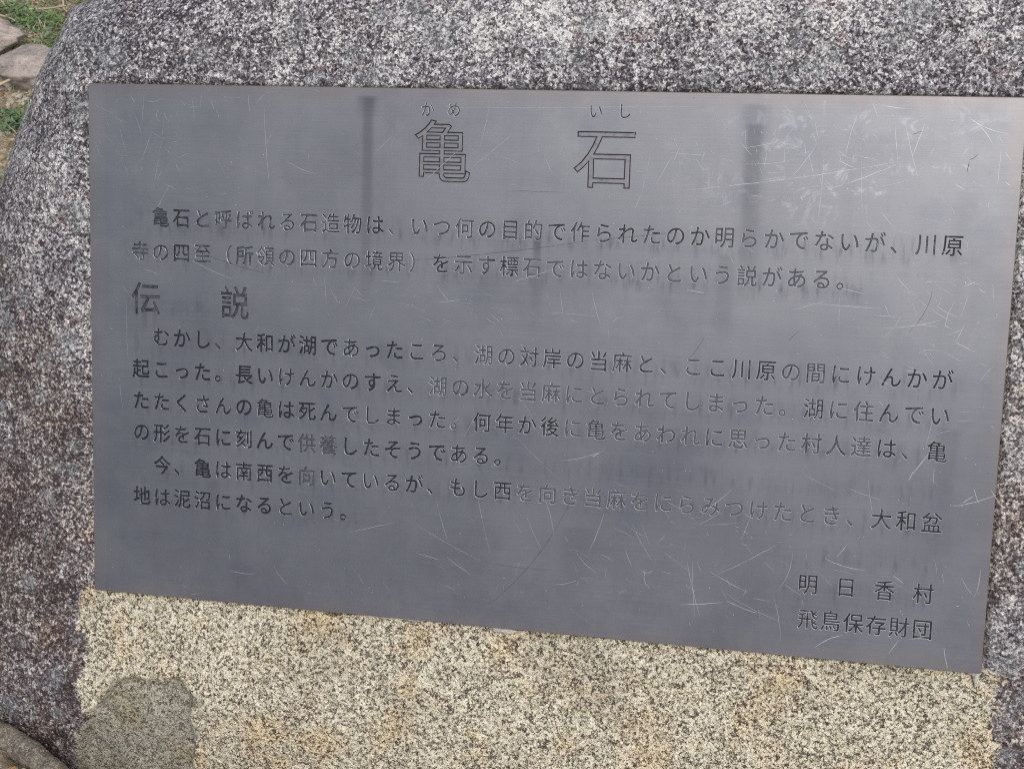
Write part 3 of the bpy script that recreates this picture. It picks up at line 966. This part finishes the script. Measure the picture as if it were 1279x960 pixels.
# mortar squeezed out under the lower edge of the plate
def make_mortar():
    m = rock_material('pale_mortar', (.50, .50, .47), (.62, .62, .60), 60, .1)
    for cx, cy, wx, wy in ((.302, -.5285, .012, .0016), (.318, -.529, .006, .0013), (.352, -.5285, .012, .0018), (.4435, -.5305, .013, .0035), (.8970, -.532, .0028, .010), (.895, -.5285, .006, .003)):
        bm = bmesh.new()
        bmesh.ops.create_icosphere(bm, subdivisions=3, radius=1)
        for v in bm.verts:
            k = 1 + .25 * math.sin(v.co.x * 5 + cx * 90) * math.cos(v.co.y * 4 + cy * 70)
            v.co = Vector((v.co.x * wx * k, v.co.y * wy * k, v.co.z * .0035))
        me = bpy.data.meshes.new('mortar_smear'); bm.to_mesh(me); bm.free()
        me.materials.append(m)
        me.polygons.foreach_set('use_smooth', [True] * len(me.polygons))
        o = bpy.data.objects.new('mortar_smear', me); COL.objects.link(o)
        o.parent = plaque; o.location = (cx, cy, -.0075)


make_mortar()


# ------------------------------------------------------------------ edging at the boulder's foot
def catmull(P, n):
    out = []
    for i in range(len(P) - 1):
        p0 = Vector(P[max(0, i - 1)]); p1 = Vector(P[i]); p2 = Vector(P[i + 1]); p3 = Vector(P[min(len(P) - 1, i + 2)])
        for s in range(n):
            t = s / n
            out.append(.5 * ((2 * p1) + (-p0 + p2) * t + (2 * p0 - 5 * p1 + 4 * p2 - p3) * t * t + (-p0 + 3 * p1 - 3 * p2 + p3) * t ** 3))
    out.append(Vector(P[-1]))
    return out


def make_edging():
    path = catmull([(-.95, -.20), (-.80, -.27), (-.69, -.318), (-.605, -.344), (-.535, -.369), (-.480, -.398), (-.430, -.440), (-.36, -.50), (-.25, -.56), (-.05, -.60)], 40)
    prof = [(-.018, -.10), (-.018, .006), (-.0155, .0155), (-.009, .0215), (0, .0235), (.009, .0215), (.0155, .0150), (.019, .005), (.019, -.10)]
    V, F = [], []
    for i, p in enumerate(path):
        t = (path[min(i + 1, len(path) - 1)] - path[max(i - 1, 0)]).normalized()
        nn = Vector((-t.y, t.x))
        for j, (a, b) in enumerate(prof):
            w = .74 + .03 * math.sin(i * .13) + .05 * random.random()
            hh = b + (.0018 * math.sin(i * .23) + random.uniform(-.0016, .0016) if 0 < j < 8 else 0)
            V.append((p.x + nn.x * a * w, p.y + .008 + nn.y * a * w, hh + .04))
    k = len(prof)
    for i in range(len(path) - 1):
        for j in range(k - 1):
            F.append((i * k + j, i * k + j + 1, (i + 1) * k + j + 1, (i + 1) * k + j))
    o = mesh_obj('stone_edging', V, F, [rock_material('tan_weathered_concrete', (.10, .088, .072), (.30, .255, .195), 60, .5)], smooth=True)
    tag(o, 'low curved tan edging running along the foot of the boulder, bottom left', 'edging')


make_edging()


# ------------------------------------------------------------------ loose stones, plants and twigs on the ground
def stone_mesh(name, sx, sy, sz, seed, sub=3, rough=.16):
    bm = bmesh.new()
    bmesh.ops.create_icosphere(bm, subdivisions=sub, radius=1)
    rr = random.Random(seed); ph = [rr.uniform(0, 6) for _ in range(9)]
    cuts = [(Vector((rr.gauss(0, 1), rr.gauss(0, 1), rr.gauss(0, 1))).normalized(), rr.uniform(.55, .85)) for _ in range(14)]
    from mathutils import noise as mn
    for v in bm.verts:
        c = v.co.normalized()
        for nn, dd in cuts:
            e = c.dot(nn) - dd
            if e > 0: c -= nn * e * .95
        k = 1 + rough * .5 * (mn.noise(c * 1.6 + Vector(ph[:3])) + .5 * mn.noise(c * 4 + Vector(ph[3:6])) + .35 * mn.noise(c * 9) + (.22 * mn.noise(c * 20) if sub > 3 else 0))
        c *= k
        v.co = Vector((c.x * sx, c.y * sy, c.z * sz))
    me = bpy.data.meshes.new(name); bm.to_mesh(me); bm.free()
    me.polygons.foreach_set('use_smooth', [sub > 2] * len(me.polygons))
    return me


M_ROCK = rock_material('dull_brown_rock', (.27, .225, .20), (.52, .45, .405), 22, .3)
def far(x, y): return .2526 + (x - .2526) * 1.0342, -1.1512 + (y + 1.1512) * 1.0342


for x, y, sx, sy, sz, rz, sd, lb in ((-1.60, 1.385, .17, .10, .075, .15, 3, 'brown rock lying on the ground at the left edge, beyond the boulder'),
                                     (-1.36, 1.315, .15, .10, .068, -.2, 8, 'brown rock half hidden behind the left side of the boulder'),
                                     (-1.90, 1.50, .13, .10, .08, .5, 12, 'brown rock outside the left edge beyond the others')):
    x, y = far(x, y)
    me = stone_mesh('rock', sx, sy, sz, sd, 5, .34)
    me.materials.append(M_ROCK)
    o = bpy.data.objects.new('rock', me); COL.objects.link(o)
    o.location = (x, y, ground_h(x, y) + sz * .35); o.rotation_euler = (0, 0, rz)
    tag(o, lb, 'rock', 'rocks lying beyond the boulder')


def make_gravel():
    cols = [(.52, .40, .25), (.40, .27, .16), (.60, .52, .42), (.30, .25, .21), (.66, .62, .56), (.46, .30, .17)]
    mats = []
    for i, c in enumerate(cols):
        mats.append(rock_material('gravel_tone', tuple(v * .7 for v in c), c, 60, .1))
    protos = []
    for s in range(5):
        me = stone_mesh('pebble', 1, .75, .55, 20 + s, 1, .2)
        protos.append(([v.co.copy() for v in me.vertices], [tuple(p.vertices) for p in me.polygons]))
        bpy.data.meshes.remove(me)
    V, F, MI = [], [], []
    rr = random.Random(11)
    def add(x, y, r, m=None, z=None):
        pv, pf = rr.choice(protos)
        a = rr.uniform(0, 6.28); ca, sa = math.cos(a), math.sin(a); s = len(V)
        h = (ground_h(x, y) if z is None else z) + r * .2
        for v in pv: V.append((x + (v.x * ca - v.y * sa) * r, y + (v.x * sa + v.y * ca) * r, h + v.z * r))
        for f in pf: F.append(tuple(s + i for i in f))
        mi = rr.choice((0, 0, 1, 2, 2, 3, 4, 5)) if m is None else m
        MI.extend([mi] * len(pf))
    for _ in range(15000):
        x = rr.uniform(-2.2, -.85); y = rr.uniform(.45, 2.5)
        add(x, y, rr.choice((.004, .006, .007, .009, .012)) * rr.uniform(.7, 1.3))
    for _ in range(500):
        x = rr.uniform(-.95, -.35); y = rr.uniform(-.62, -.33)
        add(x, y, rr.choice((.0015, .0025, .004)) * rr.uniform(.7, 1.3), rr.choice((1, 3, 3, 0)))
    o = mesh_obj('gravel', V, F, mats, mat_idx=MI, smooth=False)
    tag(o, 'ochre and grey gravel scattered over the sandy ground', 'gravel', kind='stuff')
    # the three orange pebbles by the edging
    for k, (x, y, r, c, lb) in enumerate(((-.5235, -.3965, .0052, (.62, .36, .14), 'orange pebble by the edging, left of the pale one'),
                                          (-.5125, -.3960, .0038, (.72, .66, .58), 'pale pebble by the edging between two orange ones'),
                                          (-.5085, -.4020, .0056, (.60, .40, .20), 'orange pebble by the edging, right of the pale one'))):
        me = stone_mesh('pebble', r * 1.2, r * .9, r * .6, 40 + k, 2, .2)
        me.materials.append(rock_material('pebble_tone', tuple(v * .8 for v in c), c, 80, .1))
        q = bpy.data.objects.new('pebble', me); COL.objects.link(q)
        q.location = (x, y, ground_h(x, y) + .006); q.rotation_euler = (0, 0, .4)
        tag(q, lb, 'pebble', 'pebbles beside the edging')


make_gravel()


def leaf_material(name, c1, c2):
    n = NT(name); co = n.coord()
    c = n.mix(n.mr(n.noise(co, 25, 3, .6), .3, .7), c1, c2)
    return n.fin(Base_Color=c, Roughness=.6)


M_LEAF = leaf_material('weed_leaf', (.075, .135, .035), (.19, .29, .09))
M_LEAF2 = leaf_material('silvery_weed_leaf', (.10, .17, .10), (.22, .32, .20))
M_DRY = leaf_material('dry_straw', (.42, .34, .22), (.60, .52, .38))


def make_weeds():
    rr = random.Random(21)
    V, F, MI = [], [], []
    def leaf(x, y, z, L, w, an, tilt, m):
        s = len(V); ca, sa = math.cos(an), math.sin(an)
        pts = [(0, 0, 0), (L * .45, w * .5, L * .45 * tilt), (L * .45, -w * .5, L * .45 * tilt), (L, 0, L * tilt * .75)]
        for a, b, c in pts: V.append((x + a * ca - b * sa, y + a * sa + b * ca, z + c))
        F.append((s, s + 1, s + 2)); F.append((s + 1, s + 3, s + 2)); MI.extend([m, m])
    clumps = []
    for _ in range(420):
        x, y = rr.uniform(-2.3, -.8), rr.uniform(.7, 2.6)
        g = vnoise(np.array([x * 3.1]), np.array([y * 3.1]), 9)[0]
        if y > 1.42 or g > .55: clumps.append((x, y, rr.uniform(.02, .06)))
    clumps += [(-1.30, 1.12, .035), (-1.27, 1.08, .03), (-1.36, 1.10, .04), (-1.43, 1.60, .05), (-1.5, 1.62, .07), (-1.55, 1.58, .06), (-1.47, 1.56, .05), (-1.40, 1.50, .04), (-1.64, 1.60, .06), (-1.44, 1.80, .06), (-1.41, 1.84, .05), (-1.62, 1.80, .05)]
    for x, y, r in clumps:
        x, y = far(x, y)
        m0 = rr.choice((0, 0, 1))
        for _ in range(int(25 + r * 700)):
            a, q = rr.uniform(0, 6.28), r * math.sqrt(rr.random())
            lx, ly = x + math.cos(a) * q, y + math.sin(a) * q
            leaf(lx, ly, ground_h(lx, ly) + rr.uniform(0, .018), rr.uniform(.008, .022), rr.uniform(.004, .009), rr.uniform(0, 6.28), rr.uniform(-.1, 1.0), m0 if rr.random() < .8 else 1 - m0)
    for _ in range(5200):   # thin blades and straw
        x, y = rr.uniform(-2.3, -.8), rr.uniform(.6, 2.6)
        L = rr.uniform(.015, .05)
        leaf(x, y, ground_h(x, y) + .002, L, .0022, rr.uniform(0, 6.28), rr.uniform(0, .9), 2 if rr.random() < .62 else 0)
    o = mesh_obj('weeds', V, F, [M_LEAF, M_LEAF2, M_DRY], mat_idx=MI)
    tag(o, 'low green weeds and dry straw growing through the gravel', 'weeds', kind='stuff')


make_weeds()


def twig(pts, r, label):
    P = catmull([(*far(p[0], p[1]), p[2]) for p in pts], 6)
    V, F = [], []; k = 6
    for i, p in enumerate(P):
        t = (P[min(i + 1, len(P) - 1)] - P[max(i - 1, 0)]).normalized()
        u = t.cross(Vector((0, 0, 1)))
        u = u.normalized() if u.length > .01 else Vector((1, 0, 0))
        v = t.cross(u)
        rr = r * (1 - .55 * i / len(P))
        for j in range(k):
            a = 6.283 * j / k
            V.append(tuple(p + u * math.cos(a) * rr + v * math.sin(a) * rr))
    for i in range(len(P) - 1):
        for j in range(k):
            F.append((i * k + j, i * k + (j + 1) % k, (i + 1) * k + (j + 1) % k, (i + 1) * k + j))
    F.append(tuple(range(k))[::-1]); F.append(tuple(len(V) - k + i for i in range(k)))
    o = mesh_obj('twig', V, F, [M_DRY], smooth=True)
    tag(o, label, 'twig', 'dry twigs on the ground')


twig([(-1.525, 1.75, .03), (-1.49, 1.70, .035), (-1.47, 1.66, .02), (-1.44, 1.62, .03)], .0035, 'pale upright forked twig near the top of the boulder shoulder')
twig([(-1.56, 1.655, .02), (-1.51, 1.66, .02), (-1.465, 1.665, .025)], .003, 'short pale twig lying crosswise under the upright one')
twig([(-1.46, 1.19, .02), (-1.40, 1.21, .035), (-1.35, 1.25, .045), (-1.31, 1.24, .03), (-1.28, 1.20, .02)], .004, 'arched pale twig in front of the half hidden rock')
twig([(-1.47, 1.32, .05), (-1.44, 1.24, .03), (-1.42, 1.17, .02)], .003, 'straight pale twig slanting at the left edge below the rocks')
twig([(-1.62, 1.62, .02), (-1.58, 1.60, .02), (-1.56, 1.585, .02)], .003, 'whitish short twig among the green weeds')
